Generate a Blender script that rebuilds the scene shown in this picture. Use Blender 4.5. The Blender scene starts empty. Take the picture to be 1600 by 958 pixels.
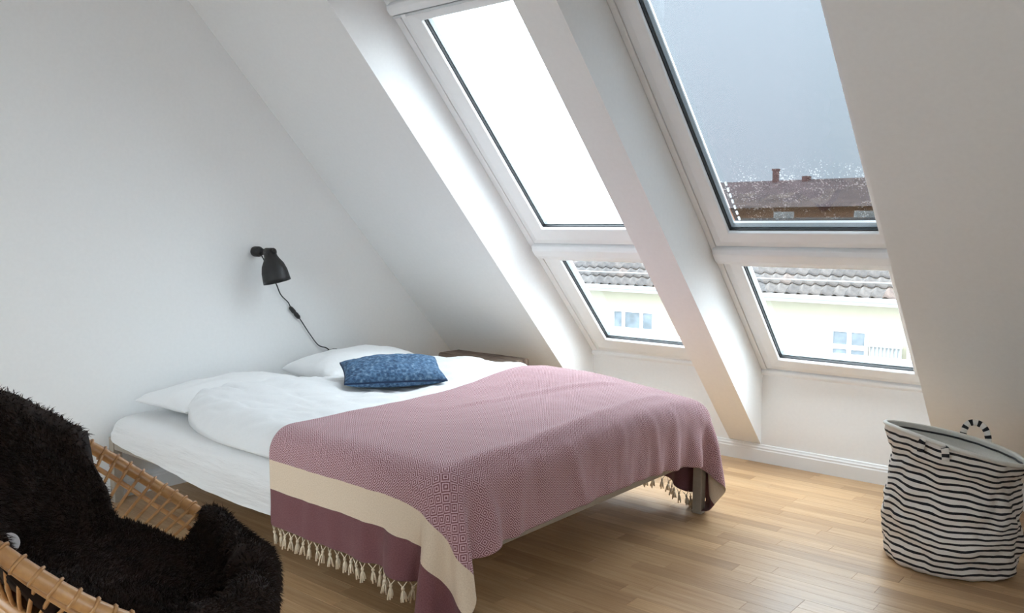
import bpy, bmesh, math, random
import numpy as np
from mathutils import Vector, Matrix, noise

random.seed(7)
RNG = np.random.default_rng(7)
SC = bpy.context.scene
COL = SC.collection

# ------------------------------------------------------------------ camera
F_PX = 1319.462
YAW, PITCH, ROLL = (math.radians(a) for a in (39.9293, 5.0029, 0.3115))
CAM = Vector((3.84877, -4.31807, 1.232))
fw = Vector((-math.sin(YAW) * math.cos(PITCH), math.cos(YAW) * math.cos(PITCH), -math.sin(PITCH)))
rt = Vector((math.cos(YAW), math.sin(YAW), 0))
up = rt.cross(fw)
rt, up = math.cos(ROLL) * rt + math.sin(ROLL) * up, -math.sin(ROLL) * rt + math.cos(ROLL) * up
cd = bpy.data.cameras.new('camera')
cd.sensor_width = 36.0
cd.lens = F_PX * 36.0 / 1600.0
cd.clip_start = 0.05
cd.clip_end = 300
cam = bpy.data.objects.new('camera', cd)
COL.objects.link(cam)
m3 = Matrix((rt, up, -fw)).transposed()
cam.matrix_world = Matrix.Translation(CAM) @ m3.to_4x4()
SC.camera = cam

# ------------------------------------------------------------------ world and exposure
vs = SC.view_settings
vs.view_transform = 'Standard'
vs.look = 'None'
vs.gamma = 1.0
vs.use_curve_mapping = False
vs.exposure = 0.95
SKY_STRENGTH = 2.4

def lin(r, g, b):
    f = lambda c: (c / 255.0 / 12.92) if c / 255.0 <= 0.04045 else ((c / 255.0 + 0.055) / 1.055) ** 2.4
    return (f(r), f(g), f(b), 1.0)

w = bpy.data.worlds.new('overcast_sky')
SC.world = w
w.use_nodes = True
nt = w.node_tree
nt.nodes.clear()
wo = nt.nodes.new('ShaderNodeOutputWorld')
bg = nt.nodes.new('ShaderNodeBackground')
tc = nt.nodes.new('ShaderNodeTexCoord')
sx = nt.nodes.new('ShaderNodeSeparateXYZ')
nt.links.new(tc.outputs['Generated'], sx.inputs[0])
# standard overcast sky: luminance grows as 1 + 2 sin(elevation)
mx = nt.nodes.new('ShaderNodeMath'); mx.operation = 'MAXIMUM'; mx.inputs[1].default_value = 0.0
nt.links.new(sx.outputs['Z'], mx.inputs[0])
ml = nt.nodes.new('ShaderNodeMath'); ml.operation = 'MULTIPLY_ADD'; ml.inputs[1].default_value = 2.0; ml.inputs[2].default_value = 1.0
nt.links.new(mx.outputs[0], ml.inputs[0])
vm = nt.nodes.new('ShaderNodeVectorMath'); vm.operation = 'SCALE'; vm.inputs[0].default_value = (0.87, 0.985, 1.09)
nt.links.new(ml.outputs[0], vm.inputs['Scale'])
nt.links.new(vm.outputs[0], bg.inputs['Color'])
bg.inputs['Strength'].default_value = SKY_STRENGTH
nt.links.new(bg.outputs[0], wo.inputs[0])

# ------------------------------------------------------------------ helpers
def setup(o, label=None, cat=None, group=None, kind=None):
    if label: o['label'] = label
    if cat: o['category'] = cat
    if group: o['group'] = group
    if kind: o['kind'] = kind
    return o

def empty(name, loc=(0, 0, 0), rz=0.0, **k):
    o = bpy.data.objects.new(name, None)
    o.empty_display_size = 0.05
    o.location = loc
    o.rotation_euler = (0, 0, rz)
    COL.objects.link(o)
    return setup(o, **k)

def link(name, me, mat=None, parent=None, **k):
    o = bpy.data.objects.new(name, me)
    COL.objects.link(o)
    if mat is not None and len(me.materials) == 0:
        me.materials.append(mat)
    if parent is not None:
        o.parent = parent
    return setup(o, **k)

def mesh(name, verts, faces, smooth=False):
    me = bpy.data.meshes.new(name)
    me.from_pydata([tuple(map(float, v)) for v in verts], [], [tuple(map(int, f)) for f in faces])
    me.update()
    if smooth:
        me.polygons.foreach_set('use_smooth', [True] * len(me.polygons))
    return me

class MB:
    def __init__(s):
        s.v, s.f, s.sm = [], [], []
    def add(s, verts, faces, smooth=False):
        o = len(s.v)
        s.v += [tuple(v) for v in verts]
        s.f += [tuple(i + o for i in f) for f in faces]
        s.sm += [smooth] * len(faces)
        return s
    def box(s, x0, x1, y0, y1, z0, z1):
        v = [(x, y, z) for x in (x0, x1) for y in (y0, y1) for z in (z0, z1)]
        return s.add(v, [(0, 1, 3, 2), (4, 6, 7, 5), (0, 4, 5, 1), (2, 3, 7, 6), (0, 2, 6, 4), (1, 5, 7, 3)])
    def prism(s, poly, axis, a, b):
        # poly: list of 2-D points in the plane normal to axis; extruded from a to b
        def P(p, t):
            if axis == 0: return (t, p[0], p[1])
            if axis == 1: return (p[0], t, p[1])
            return (p[0], p[1], t)
        n = len(poly)
        v = [P(p, a) for p in poly] + [P(p, b) for p in poly]
        f = [tuple(range(n)), tuple(range(2 * n - 1, n - 1, -1))]
        f += [(i, i + n, (i + 1) % n + n, (i + 1) % n) for i in range(n)]
        return s.add(v, f)
    def tube(s, pts, r, n=8, closed=False, caps=True):
        pts = [Vector(p) for p in pts]
        m = len(pts)
        rr = r if isinstance(r, (list, tuple)) else [r] * m
        T = []
        for i in range(m):
            a = pts[(i - 1) % m] if (closed or i > 0) else pts[0]
            b = pts[(i + 1) % m] if (closed or i < m - 1) else pts[-1]
            T.append((b - a).normalized())
        ref = Vector((0, 0, 1)) if abs(T[0].z) < 0.9 else Vector((1, 0, 0))
        N = (ref - T[0] * ref.dot(T[0])).normalized()
        v = []
        for i in range(m):
            N = (N - T[i] * N.dot(T[i])).normalized()
            B = T[i].cross(N)
            for k in range(n):
                a = 2 * math.pi * k / n
                v.append(pts[i] + rr[i] * (math.cos(a) * N + math.sin(a) * B))
        f = []
        for i in range(m if closed else m - 1):
            j = (i + 1) % m
            f += [(i * n + k, i * n + (k + 1) % n, j * n + (k + 1) % n, j * n + k) for k in range(n)]
        s.add(v, f, True)
        if caps and not closed:
            o = len(s.v) - len(v)
            s.f.append(tuple(o + k for k in range(n - 1, -1, -1))); s.sm.append(False)
            s.f.append(tuple(o + (m - 1) * n + k for k in range(n))); s.sm.append(False)
        return s
    def lathe(s, prof, n=24, M=None):
        v = []
        for (r, z) in prof:
            for k in range(n):
                a = 2 * math.pi * k / n
                p = Vector((r * math.cos(a), r * math.sin(a), z))
                v.append(M @ p if M else p)
        f = []
        for i in range(len(prof) - 1):
            f += [(i * n + k, i * n + (k + 1) % n, (i + 1) * n + (k + 1) % n, (i + 1) * n + k) for k in range(n)]
        return s.add(v, f, True)
    def me(s, name):
        m = mesh(name, s.v, s.f)
        m.polygons.foreach_set('use_smooth', s.sm)
        b = bmesh.new(); b.from_mesh(m)
        bmesh.ops.recalc_face_normals(b, faces=b.faces)
        b.to_mesh(m); b.free()
        return m
    def build(s, name, mat, parent=None, bevel=0.0, **k):
        o = link(name, s.me(name), mat, parent, **k)
        if bevel:
            md = o.modifiers.new('bevel', 'BEVEL')
            md.width = bevel; md.segments = 2; md.limit_method = 'ANGLE'
        return o

def grid_mesh(name, P, uv=None, smooth=True, flip=False):
    n, m = P.shape[:2]
    idx = np.arange(n * m).reshape(n, m)
    a, b, c, d = idx[:-1, :-1], idx[1:, :-1], idx[1:, 1:], idx[:-1, 1:]
    q = np.stack([a, b, c, d] if not flip else [a, d, c, b], -1).reshape(-1, 4)
    me = bpy.data.meshes.new(name)
    me.from_pydata(P.reshape(-1, 3).tolist(), [], q.tolist())
    if uv is not None:
        L = me.uv_layers.new(name='UVMap')
        li = np.zeros(len(me.loops), dtype=np.int32)
        me.loops.foreach_get('vertex_index', li)
        L.data.foreach_set('uv', uv.reshape(-1, 2)[li].astype(np.float32).ravel())
    if smooth:
        me.polygons.foreach_set('use_smooth', [True] * len(me.polygons))
    me.update()
    return me

def nz(x, y, z=0.0, oct=3):
    return noise.fractal(Vector((x, y, z)), 1.0, 2.0, oct)

# ------------------------------------------------------------------ materials
class NT:
    def __init__(s, name):
        s.m = bpy.data.materials.new(name)
        s.m.use_nodes = True
        s.t = s.m.node_tree
        s.t.nodes.clear()
        s.out = s.t.nodes.new('ShaderNodeOutputMaterial')
    def n(s, typ, **k):
        nd = s.t.nodes.new('ShaderNode' + typ)
        for a, b in k.items():
            if a.startswith('_'):
                nd.inputs[a[1:].replace('_', ' ')].default_value = b
            else:
                setattr(nd, a, b)
        return nd
    def l(s, a, b):
        s.t.links.new(a, b)
    def math(s, op, a, b=None, c=None):
        nd = s.n('Math', operation=op)
        for i, x in enumerate((a, b, c)):
            if x is None: continue
            if isinstance(x, (int, float)): nd.inputs[i].default_value = x
            else: s.l(x, nd.inputs[i])
        return nd.outputs[0]
    def mix(s, fac, a, b, blend='MIX'):
        nd = s.n('Mix', data_type='RGBA', blend_type=blend)
        for sock, x in ((nd.inputs[0], fac), (nd.inputs[6], a), (nd.inputs[7], b)):
            if isinstance(x, (int, float, tuple)): sock.default_value = x
            else: s.l(x, sock)
        return nd.outputs[2]
    def ramp(s, fac, stops):
        nd = s.n('ValToRGB')
        e = nd.color_ramp.elements
        e[0].position, e[0].color = stops[0]
        e[1].position, e[1].color = stops[-1]
        for p, c in stops[1:-1]:
            x = e.new(p); x.color = c
        s.l(fac, nd.inputs[0])
        return nd.outputs[0]
    def noise(s, scale, detail=3, rough=0.5, vec=None, coord='Object', stretch=None):
        if vec is None:
            vec = s.n('TexCoord').outputs[coord]
        if stretch:
            mp = s.n('Mapping'); mp.inputs['Scale'].default_value = stretch
            s.l(vec, mp.inputs[0]); vec = mp.outputs[0]
        nd = s.n('TexNoise', _Scale=scale, _Detail=detail, _Roughness=rough)
        s.l(vec, nd.inputs['Vector'])
        return nd.outputs[0]
    def bump(s, h, strength=0.2, dist=0.01):
        nd = s.n('Bump', _Strength=strength, _Distance=dist)
        s.l(h, nd.inputs['Height'])
        return nd.outputs[0]
    def bsdf(s, color=None, rough=0.5, normal=None, **k):
        b = s.n('BsdfPrincipled')
        if isinstance(color, tuple): b.inputs['Base Color'].default_value = color
        elif color is not None: s.l(color, b.inputs['Base Color'])
        if isinstance(rough, (int, float)): b.inputs['Roughness'].default_value = rough
        else: s.l(rough, b.inputs['Roughness'])
        if normal is not None: s.l(normal, b.inputs['Normal'])
        for a, v in k.items():
            b.inputs[a.replace('_', ' ')].default_value = v
        s.l(b.outputs[0], s.out.inputs[0])
        return s.m

def plain(name, col, rough=0.5, nscale=40, var=0.06, bump=0.05, **k):
    t = NT(name)
    h = t.noise(nscale, 4)
    c2 = tuple(min(1, x * (1 + var)) for x in col[:3]) + (1,)
    c1 = tuple(x * (1 - var) for x in col[:3]) + (1,)
    c = t.ramp(h, [(0.3, c1), (0.7, c2)])
    return t.bsdf(c, rough, t.bump(h, bump, 0.003), **k)

M = {}
M['wall'] = plain('white_wall_paint', (0.87, 0.865, 0.855, 1), 0.75, 60, 0.012, 0.06)
M['white_gloss'] = plain('white_lacquer', (0.86, 0.86, 0.86, 1), 0.3, 30, 0.01, 0.01)
M['trim'] = plain('white_trim_paint', (0.82, 0.82, 0.815, 1), 0.4, 30, 0.01, 0.02)
M['gasket'] = plain('dark_gasket', (0.012, 0.013, 0.015, 1), 0.5, 80, 0.1)
M['blind_alu'] = plain('light_grey_aluminium', (0.62, 0.64, 0.65, 1), 0.4, 50, 0.03, 0.0)
M['spacer'] = plain('grey_glazing_spacer', (0.22, 0.24, 0.25, 1), 0.4, 50, 0.03, 0.0)
M['metal'] = plain('taupe_painted_metal', lin(158, 146, 132), 0.45, 70, 0.05, 0.02)
M['black'] = plain('matt_black_metal', (0.014, 0.013, 0.013, 1), 0.5, 90, 0.15, 0.03)
M['lamp_inner'] = plain('dull_silver_reflector', (0.09, 0.075, 0.08, 1), 0.45, 60, 0.05)
M['cord'] = plain('black_green_cord', (0.02, 0.025, 0.022, 1), 0.6, 120, 0.1)

def fabric(name, c, fine=900, wr=9, wb=0.25, rough=0.9, stretch=None):
    t = NT(name)
    big = t.noise(wr, 5, 0.55, stretch=stretch)
    fi = t.noise(fine, 2)
    h = t.math('MULTIPLY_ADD', fi, 0.06, big)
    col = t.ramp(fi, [(0.3, tuple(x * 0.96 for x in c[:3]) + (1,)), (0.7, c)])
    return t.bsdf(col, rough, t.bump(h, wb, 0.03), Sheen_Weight=0.15)

M['sheet'] = fabric('white_cotton_sheet', (0.80, 0.79, 0.78, 1), 900, 4, 0.45, stretch=(0.8, 1.2, 6))
M['duvet'] = fabric('white_duvet_cotton', (0.82, 0.82, 0.82, 1), 900, 7, 0.32, stretch=(1.6, 0.8, 1))
M['pillow'] = fabric('white_pillow_cotton', (0.85, 0.845, 0.84, 1), 900, 10, 0.22)

# floor oak -----------------------------------------------------------
def oak(name, use_attr):
    t = NT(name)
    if use_attr:
        rnd = t.n('Attribute', attribute_name='tone').outputs['Fac']
    else:
        rnd = t.n('ObjectInfo').outputs['Random']
    geo = t.n('NewGeometry').outputs['Position']
    off = t.n('CombineXYZ')
    t.l(t.math('MULTIPLY', rnd, 37.0), off.inputs[0]); t.l(t.math('MULTIPLY', rnd, 13.0), off.inputs[1])
    va = t.n('VectorMath', operation='ADD'); t.l(geo, va.inputs[0]); t.l(off.outputs[0], va.inputs[1])
    g1 = t.noise(6, 5, 0.6, va.outputs[0], stretch=(0.35, 9, 1))
    g2 = t.noise(30, 4, 0.6, va.outputs[0], stretch=(0.25, 8, 1))
    grain = t.math('MULTIPLY_ADD', g2, 0.45, t.math('MULTIPLY', g1, 0.55))
    base = t.ramp(grain, [(0.3, lin(162, 124, 84)), (0.5, lin(188, 152, 112)), (0.7, lin(206, 175, 138))])
    tone = t.ramp(rnd, [(0.0, (0.74, 0.70, 0.66, 1)), (0.35, (0.92, 0.90, 0.88, 1)), (0.7, (1.0, 1.0, 1.0, 1)), (1.0, (1.13, 1.12, 1.10, 1))])
    c = t.mix(1.0, base, tone, 'MULTIPLY')
    r = t.math('MULTIPLY_ADD', g1, 0.16, 0.32)
    return t.bsdf(c, r, t.bump(grain, 0.06, 0.002), Coat_Weight=0.12, Coat_Roughness=0.22)
M['oak'] = oak('oak_parquet', False)
M['oak_attr'] = oak('oak_parquet_far', True)
M['subfloor'] = plain('dark_subfloor', (0.10, 0.06, 0.035, 1), 0.8, 20, 0.1)

# glass ---------------------------------------------------------------
def glass(name, tint):
    t = NT(name)
    g = t.n('NewGeometry')
    dp = t.n('VectorMath', operation='DOT_PRODUCT')
    t.l(g.outputs['Normal'], dp.inputs[0]); t.l(g.outputs['Incoming'], dp.inputs[1])
    c = t.math('SUBTRACT', 1.0, t.math('ABSOLUTE', dp.outputs['Value']))
    fr = t.math('MULTIPLY_ADD', t.math('POWER', c, 5.0), 0.9, 0.045)
    tr = t.n('BsdfTransparent'); tr.inputs[0].default_value = tint
    gl = t.n('BsdfGlossy'); gl.inputs['Roughness'].default_value = 0.015
    mx = t.n('MixShader')
    t.l(fr, mx.inputs[0]); t.l(tr.outputs[0], mx.inputs[1]); t.l(gl.outputs[0], mx.inputs[2])
    t.l(mx.outputs[0], t.out.inputs[0])
    return t.m
M['glass'] = glass('clear_window_glass', (0.97, 0.985, 0.98, 1))
M['far_glass'] = plain('far_window_glass', (0.16, 0.19, 0.21, 1), 0.12, 3, 0.3, 0.0)

# ------------------------------------------------------------------ room numbers
A = math.radians(46.1865)
T = math.tan(A); SA = math.sin(A); CA = math.cos(A)
ZB = 0.0972            # slope meets the low wall at the top of the baseboard
ZS = 0.491             # window sill height on the low wall
X1, X2, X3, X4 = 0.9016, 1.818, 1.999, 2.904
XR, YB, ZC = 4.9, -5.3, 2.78
ZLINT = 2.27           # top of the window niches
ZO = 0.60              # outer roof plane offset
ys = lambda z, z0: -(z - z0) / T     # y of a sloping plane at height z

# structure ------------------------------------------------------------
fl = MB().box(-0.02, XR, YB, 0.0, -0.15, -0.014).build('floor', M['subfloor'], kind='structure')

def plank_mesh(L, W, cache={}):
    k = (round(L, 3), W)
    if k in cache: return cache[k]
    b, h = 0.0005, 0.014
    x, y = L / 2 - 0.0002, W / 2 - 0.0002
    v = [(-x, -y, -h), (x, -y, -h), (x, y, -h), (-x, y, -h),
         (-x, -y, -b), (x, -y, -b), (x, y, -b), (-x, y, -b),
         (-x + b, -y + b, 0), (x - b, -y + b, 0), (x - b, y - b, 0), (-x + b, y - b, 0)]
    f = [(8, 9, 10, 11)]
    for i in range(4):
        j = (i + 1) % 4
        f += [(i, j, j + 4, i + 4), (i + 4, j + 4, j + 8, i + 8)]
    me = mesh('plank', v, f)
    me.materials.append(M['oak'])
    cache[k] = me
    return me

PW = 0.071
planks = []
nrow = int(-(YB + 0.02) / PW)
for r in range(nrow):
    y = -0.002 - (r + 0.5) * PW
    x = 0.002
    L = random.choice((0.2, 0.32, 0.44, 0.56))
    while x < XR - 0.05:
        L = min(L, XR - 0.002 - x)
        planks.append((x + L / 2, y, L))
        x += L
        L = random.choice((0.4, 0.5, 0.5, 0.6, 0.7))
def cam_px(p):
    d = Vector(p) - CAM
    z = d.dot(fw)
    if z < 0.1: return (-9999, -9999, z)
    return (800 + F_PX * d.dot(rt) / z, 479 - F_PX * d.dot(up) / z, z)
def vis_score(pl):
    x, y, L = pl
    u, v, z = cam_px((x, y, 0))
    if not (-120 < u < 1720 and 300 < v < 1010): return 0
    if v < 700 and u < 1000: return 0
    return L / z ** 3
order = sorted(range(len(planks)), key=lambda i: -vis_score(planks[i]))
near = set(order[:300])
far_v, far_f, far_t = [], [], []
for i, (x, y, L) in enumerate(planks):
    me = plank_mesh(L, PW)
    if i in near:
        o = link('plank', me, parent=fl)
        o.location = (x, y, 0)
    else:
        o0 = len(far_v)
        far_v += [(v.co.x + x, v.co.y + y, v.co.z) for v in me.vertices]
        tone = random.random()
        for p in me.polygons:
            far_f.append(tuple(k + o0 for k in p.vertices)); far_t.append(tone)
fme = mesh('planks_beyond', far_v, far_f)
at = fme.attributes.new('tone', 'FLOAT', 'FACE')
at.data.foreach_set('value', far_t)
link('planks_beyond', fme, M['oak_attr'], fl, kind='stuff')

gp = [(YB - 0.2, -0.15), (0.25, -0.15), (0.25, ZB - 0.25 * T + 0.55), (ys(ZC + 0.25, ZO), ZC + 0.25), (YB - 0.2, ZC + 0.25)]
MB().prism(gp, 0, -0.25, 0.0).build('wall_left', M['wall'], kind='structure')
wb = MB()
for a, b, zt in ((0, X1, 0.3), (X1, X2, ZS - 0.002), (X2, X3, 0.3), (X3, X4, ZS - 0.002), (X4, XR, 0.3)):
    wb.box(a, b, 0.0, 0.30, -0.15, zt)
wb.build('wall_window', M['wall'], kind='structure')
GY0, GY1, GZ0, GZ1 = -4.75, -3.85, 0.20, 2.35    # unseen opening added for fill light, in the wall right of the camera
MB().box(XR, XR + 0.2, YB - 0.2, GY0, -0.15, ZC + 0.25).box(XR, XR + 0.2, GY1, 0.3, -0.15, ZC + 0.25).box(XR, XR + 0.2, GY0, GY1, -0.15, GZ0).box(XR, XR + 0.2, GY0, GY1, GZ1, ZC + 0.25).build('wall_right', M['wall'], kind='structure')
HXA, HXB = 0.75, 1.95           # second opening added for fill light, in the wall behind it
MB().box(0.0, HXA, YB - 0.2, YB, -0.15, ZC + 0.25).box(HXB, XR, YB - 0.2, YB, -0.15, ZC + 0.25).box(HXA, HXB, YB - 0.2, YB, -0.15, GZ0).box(HXA, HXB, YB - 0.2, YB, GZ1, ZC + 0.25).build('wall_back', M['wall'], kind='structure')
ce = MB()
def slope_piece(xa, xb, za, zc):
    ce.prism([(ys(za, ZB), za), (ys(zc, ZB), zc), (ys(zc, ZO), zc), (ys(za, ZO), za)], 0, xa, xb)
yo = 0.30
for a, b in ((0, X1), (X2, X3), (X4, XR)):
    ce.prism([(0, ZB), (ys(ZC, ZB), ZC), (ys(ZC, ZB), ZC + 0.01), (ys(ZC, ZO) , ZC + 0.01), (yo, ZO - yo * T), (yo, ZB)], 0, a, b)
for a, b in ((X1, X2), (X3, X4)):
    slope_piece(a, b, ZLINT, ZC)
ce.box(0.0, XR, YB, ys(ZC, ZO), ZC, ZC + 0.24)
ce.build('ceiling', M['wall'], kind='structure')

bb = MB()
prof = [(0, 0.0), (-0.017, 0.0), (-0.017, 0.066), (-0.014, 0.072), (-0.014, 0.080), (-0.010, 0.086), (-0.008, 0.094), (-0.0035, ZB - 0.0005), (0, ZB - 0.0005)]
bb.prism(prof, 0, 0.018, XR)
bb.build('baseboard_window', M['trim'], kind='structure')
MB().prism([(-y, z) for y, z in prof], 1, YB, -0.001).build('baseboard_left', M['trim'], kind='structure')

# ------------------------------------------------------------------ windows
def wpt(x, v, n):
    return (x, -v * CA + n * SA, ZS + v * SA + n * CA)

def mitred(mb, x0, x1, v0, v1, prof, smooth=False):
    rows = []
    for (o, n) in prof:
        rows.append([wpt(x0 + o, v0 + o, n), wpt(x1 - o, v0 + o, n), wpt(x1 - o, v1 - o, n), wpt(x0 + o, v1 - o, n)])
    verts = [p for r in rows for p in r]
    m = len(prof)
    faces = []
    for i in range(m):
        j = (i + 1) % m
        faces += [(i * 4 + k, i * 4 + (k + 1) % 4, j * 4 + (k + 1) % 4, j * 4 + k) for k in range(4)]
    mb.add(verts, faces, smooth)
def wbox(mb, x0, x1, v0, v1, n0, n1):
    v = [wpt(x, a, n) for x in (x0, x1) for a in (v0, v1) for n in (n0, n1)]
    mb.add(v, [(0, 1, 3, 2), (4, 6, 7, 5), (0, 4, 5, 1), (2, 3, 7, 6), (0, 2, 6, 4), (1, 5, 7, 3)])
def wprism(mb, x0, x1, poly):
    n = len(poly)
    v = [wpt(x0, *p) for p in poly] + [wpt(x1, *p) for p in poly]
    f = [tuple(range(n)), tuple(range(2 * n - 1, n - 1, -1))] + [(i, i + n, (i + 1) % n + n, (i + 1) % n) for i in range(n)]
    mb.add(v, f)

VLOW0, VBAR0, VBAR1, VTOP = 0.040, 0.845, 0.948, 2.445
def window(name, xa, xb, fwid, swid, blind, screen):
    root = empty(name, ((xa + xb) / 2, 0, ZS), kind='structure')
    inv = Matrix.Translation(Vector(((xa + xb) / 2, 0, ZS))).inverted()
    def part(pname, mb, mat, parent=root, bevel=0.0):
        me = mb.me(pname)
        me.transform(inv)
        o = link(pname, me, mat, parent)
        if bevel:
            md = o.modifiers.new('bevel', 'BEVEL'); md.width = bevel; md.segments = 2; md.limit_method = 'ANGLE'
        return o
    # outer frame lining the opening
    mb = MB(); mitred(mb, xa + 0.001, xb - 0.001, 0.004, VTOP + 0.02, [(0, 0.12), (0, -0.004), (fwid - 0.006, -0.004), (fwid - 0.004, 0.004), (fwid - 0.004, 0.12)])
    part('frame', mb, M['white_gloss'], bevel=0.003)
    # transom between the two sashes
    mb = MB(); wprism(mb, xa + fwid - 0.02, xb - fwid + 0.02, [(VBAR0, 0.10), (VBAR0, 0.004), (VBAR0 + 0.004, -0.022), (VBAR0 + 0.03, -0.030), (VBAR0 + 0.075, -0.030), (VBAR0 + 0.094, -0.018), (VBAR0 + 0.098, 0.004), (VBAR0 + 0.098, 0.10)])
    part('transom', mb, M['white_gloss'], bevel=0.004)
    # sill moulding along the bottom
    mb = MB(); wprism(mb, xa + 0.002, xb - 0.002, [(0.002, 0.0), (0.0, -0.016), (0.010, -0.022), (0.024, -0.020), (0.032, -0.010), (0.034, 0.0)])
    part('sill_moulding', mb, M['white_gloss'], bevel=0.003)
    for tag, v0, v1 in (('lower', VLOW0, 0.820 + swid), ('upper', VBAR1, VTOP)):
        x0, x1 = xa + fwid, xb - fwid
        s = swid
        mb = MB(); mitred(mb, x0, x1, v0, v1, [(0, 0.075), (0, -0.002), (0.006, -0.004), (0.038, -0.012), (s - 0.004, -0.008), (s, -0.004), (s, 0.075)])
        sash = part('sash', mb, M['white_gloss'], bevel=0.002)
        mb = MB(); mitred(mb, x0 + s - 0.0005, x1 - s + 0.0005, v0 + s - 0.0005, v1 - s + 0.0005, [(0, 0.0198), (0, 0.010), (0.005, 0.010), (0.006, 0.0198)])
        part('gasket', mb, M['gasket'], sash)
        mb = MB(); mitred(mb, x0 + s + 0.001, x1 - s - 0.001, v0 + s + 0.001, v1 - s - 0.001, [(0, 0.050), (0, 0.0245), (0.008, 0.0245), (0.008, 0.050)])
        part('spacer', mb, M['spacer'], sash)
        mb = MB(); wbox(mb, x0 + s + 0.001, x1 - s - 0.001, v0 + s + 0.001, v1 - s - 0.001, 0.020, 0.024)
        part('glass_pane', mb, M['glass'], sash)
    if blind:
        mb = MB(); wprism(mb, xa + 0.030, xb - 0.030, [(VTOP - 0.046, -0.022), (VTOP - 0.047, -0.036), (VTOP - 0.040, -0.044), (VTOP - 0.010, -0.044), (VTOP + 0.004, -0.034), (VTOP + 0.004, -0.0045), (VTOP - 0.02, -0.0045)])
        bl = part('blind_cassette', mb, M['white_gloss'], bevel=0.004)
        mb = MB(); wprism(mb, xa + 0.034, xb - 0.034, [(VTOP - 0.062, -0.024), (VTOP - 0.063, -0.036), (VTOP - 0.058, -0.042), (VTOP - 0.049, -0.040), (VTOP - 0.049, -0.024)])
        part('blind_bottom_rail', mb, M['blind_alu'], bl, bevel=0.002)
        mb = MB()
        wbox(mb, xa + 0.10, xa + 0.125, VTOP - 0.064, VTOP - 0.046, -0.050, -0.044)
        part('blind_clip', mb, M['white_gloss'], bl, bevel=0.002)
    if screen:
        sa, sb = xa + fwid + swid - 0.02, xb - fwid - swid + 0.02
        v0 = VBAR1 + swid - 0.074
        n0, n1 = 0.112, 0.1135
        mb = MB(); wbox(mb, sa, sb, v0 + 0.045, VTOP - swid + 0.05, n0, n1)
        sc = part('sun_screen', mb, M['screen'])
        mb = MB(); wprism(mb, sa, sb, [(v0 + 0.014, n0 - 0.012), (v0 + 0.040, n0 - 0.012), (v0 + 0.046, n0 - 0.004), (v0 + 0.046, n0 + 0.012), (v0 + 0.014, n0 + 0.012)])
        part('screen_rail', mb, M['dark_rail'], sc, bevel=0.002)
        for f in (0.135, 0.50, 0.865):
            xc = sa + f * (sb - sa)
            mb = MB(); wbox(mb, xc - 0.018, xc + 0.018, v0 + 0.018, v0 + 0.034, n0 - 0.020, n0 - 0.012)
            part('screen_clip', mb, M['white_gloss'], sc, bevel=0.003)
        for k in range(7):
            mb = MB(); wbox(mb, sa + 0.024, sa + 0.032, v0 + 0.05 + k * 0.035, v0 + 0.068 + k * 0.035, n0 - 0.008, n0 - 0.001)
            part('guide_bead', mb, M['white_gloss'], sc)
    return root

ZD0, ZD1 = 1.47, 1.62
# dark woven sun screen outside the right upper pane, with dried drops near its hem
t = NT('woven_sun_screen')
geo = t.n('NewGeometry').outputs['Position']
sz = t.n('SeparateXYZ'); t.l(geo, sz.inputs[0])
dn2 = t.noise(14, 4, 0.6, geo)
vo = t.n('TexVoronoi', _Scale=95.0); t.l(geo, vo.inputs['Vector'])
zm = t.n('MapRange', clamp=True); zm.inputs[1].default_value = ZD1; zm.inputs[2].default_value = ZD0
t.l(sz.outputs['Z'], zm.inputs[0])
rad = t.math('MULTIPLY', zm.outputs[0], t.math('MULTIPLY_ADD', dn2, 1.6, -0.58))
drop = t.math('LESS_THAN', vo.outputs['Distance'], rad)
tr = t.n('BsdfTransparent')
t.l(t.mix(drop, (0.332, 0.341, 0.352, 1), (0.43, 0.43, 0.43, 1)), tr.inputs[0])
dif = t.n('BsdfDiffuse')
t.l(t.mix(drop, (0.006, 0.007, 0.008, 1), (0.16, 0.16, 0.16, 1)), dif.inputs[0])
ad = t.n('AddShader')
t.l(tr.outputs[0], ad.inputs[0]); t.l(dif.outputs[0], ad.inputs[1])
t.l(ad.outputs[0], t.out.inputs[0])
M['screen'] = t.m
M['dark_rail'] = plain('dark_screen_rail', (0.02, 0.023, 0.03, 1), 0.4, 60, 0.1)

window('window_1', X1, X2, 0.043, 0.112, True, False)
window('window_2', X3, X4, 0.034, 0.090, True, True)

# window added in the right wall, outside the frame, to brighten the room
td = empty('added_fill_window_right', (XR + 0.1, (GY0 + GY1) / 2, GZ0), kind='structure')
pw = GY1 - GY0
for k in range(1):
    a, c_ = GY0 + k * pw + 0.002, GY0 + (k + 1) * pw - 0.002
    z0, z1 = GZ0 + 0.002, GZ1 - 0.002
    x0, x1 = XR + 0.06, XR + 0.14
    f = MB().box(x0, x1, a, a + 0.06, z0, z1).box(x0, x1, c_ - 0.06, c_, z0, z1).box(x0, x1, a + 0.06, c_ - 0.06, z0, z0 + 0.07).box(x0, x1, a + 0.06, c_ - 0.06, z1 - 0.06, z1)
    me = f.me('sash'); me.transform(Matrix.Translation(-td.location)); fo = link('sash', me, M['white_gloss'], td)
    me = MB().box(XR + 0.098, XR + 0.102, a + 0.06, c_ - 0.06, z0 + 0.07, z1 - 0.06).me('glass_pane'); me.transform(Matrix.Translation(-td.location)); link('glass_pane', me, M['glass'], fo)

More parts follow.
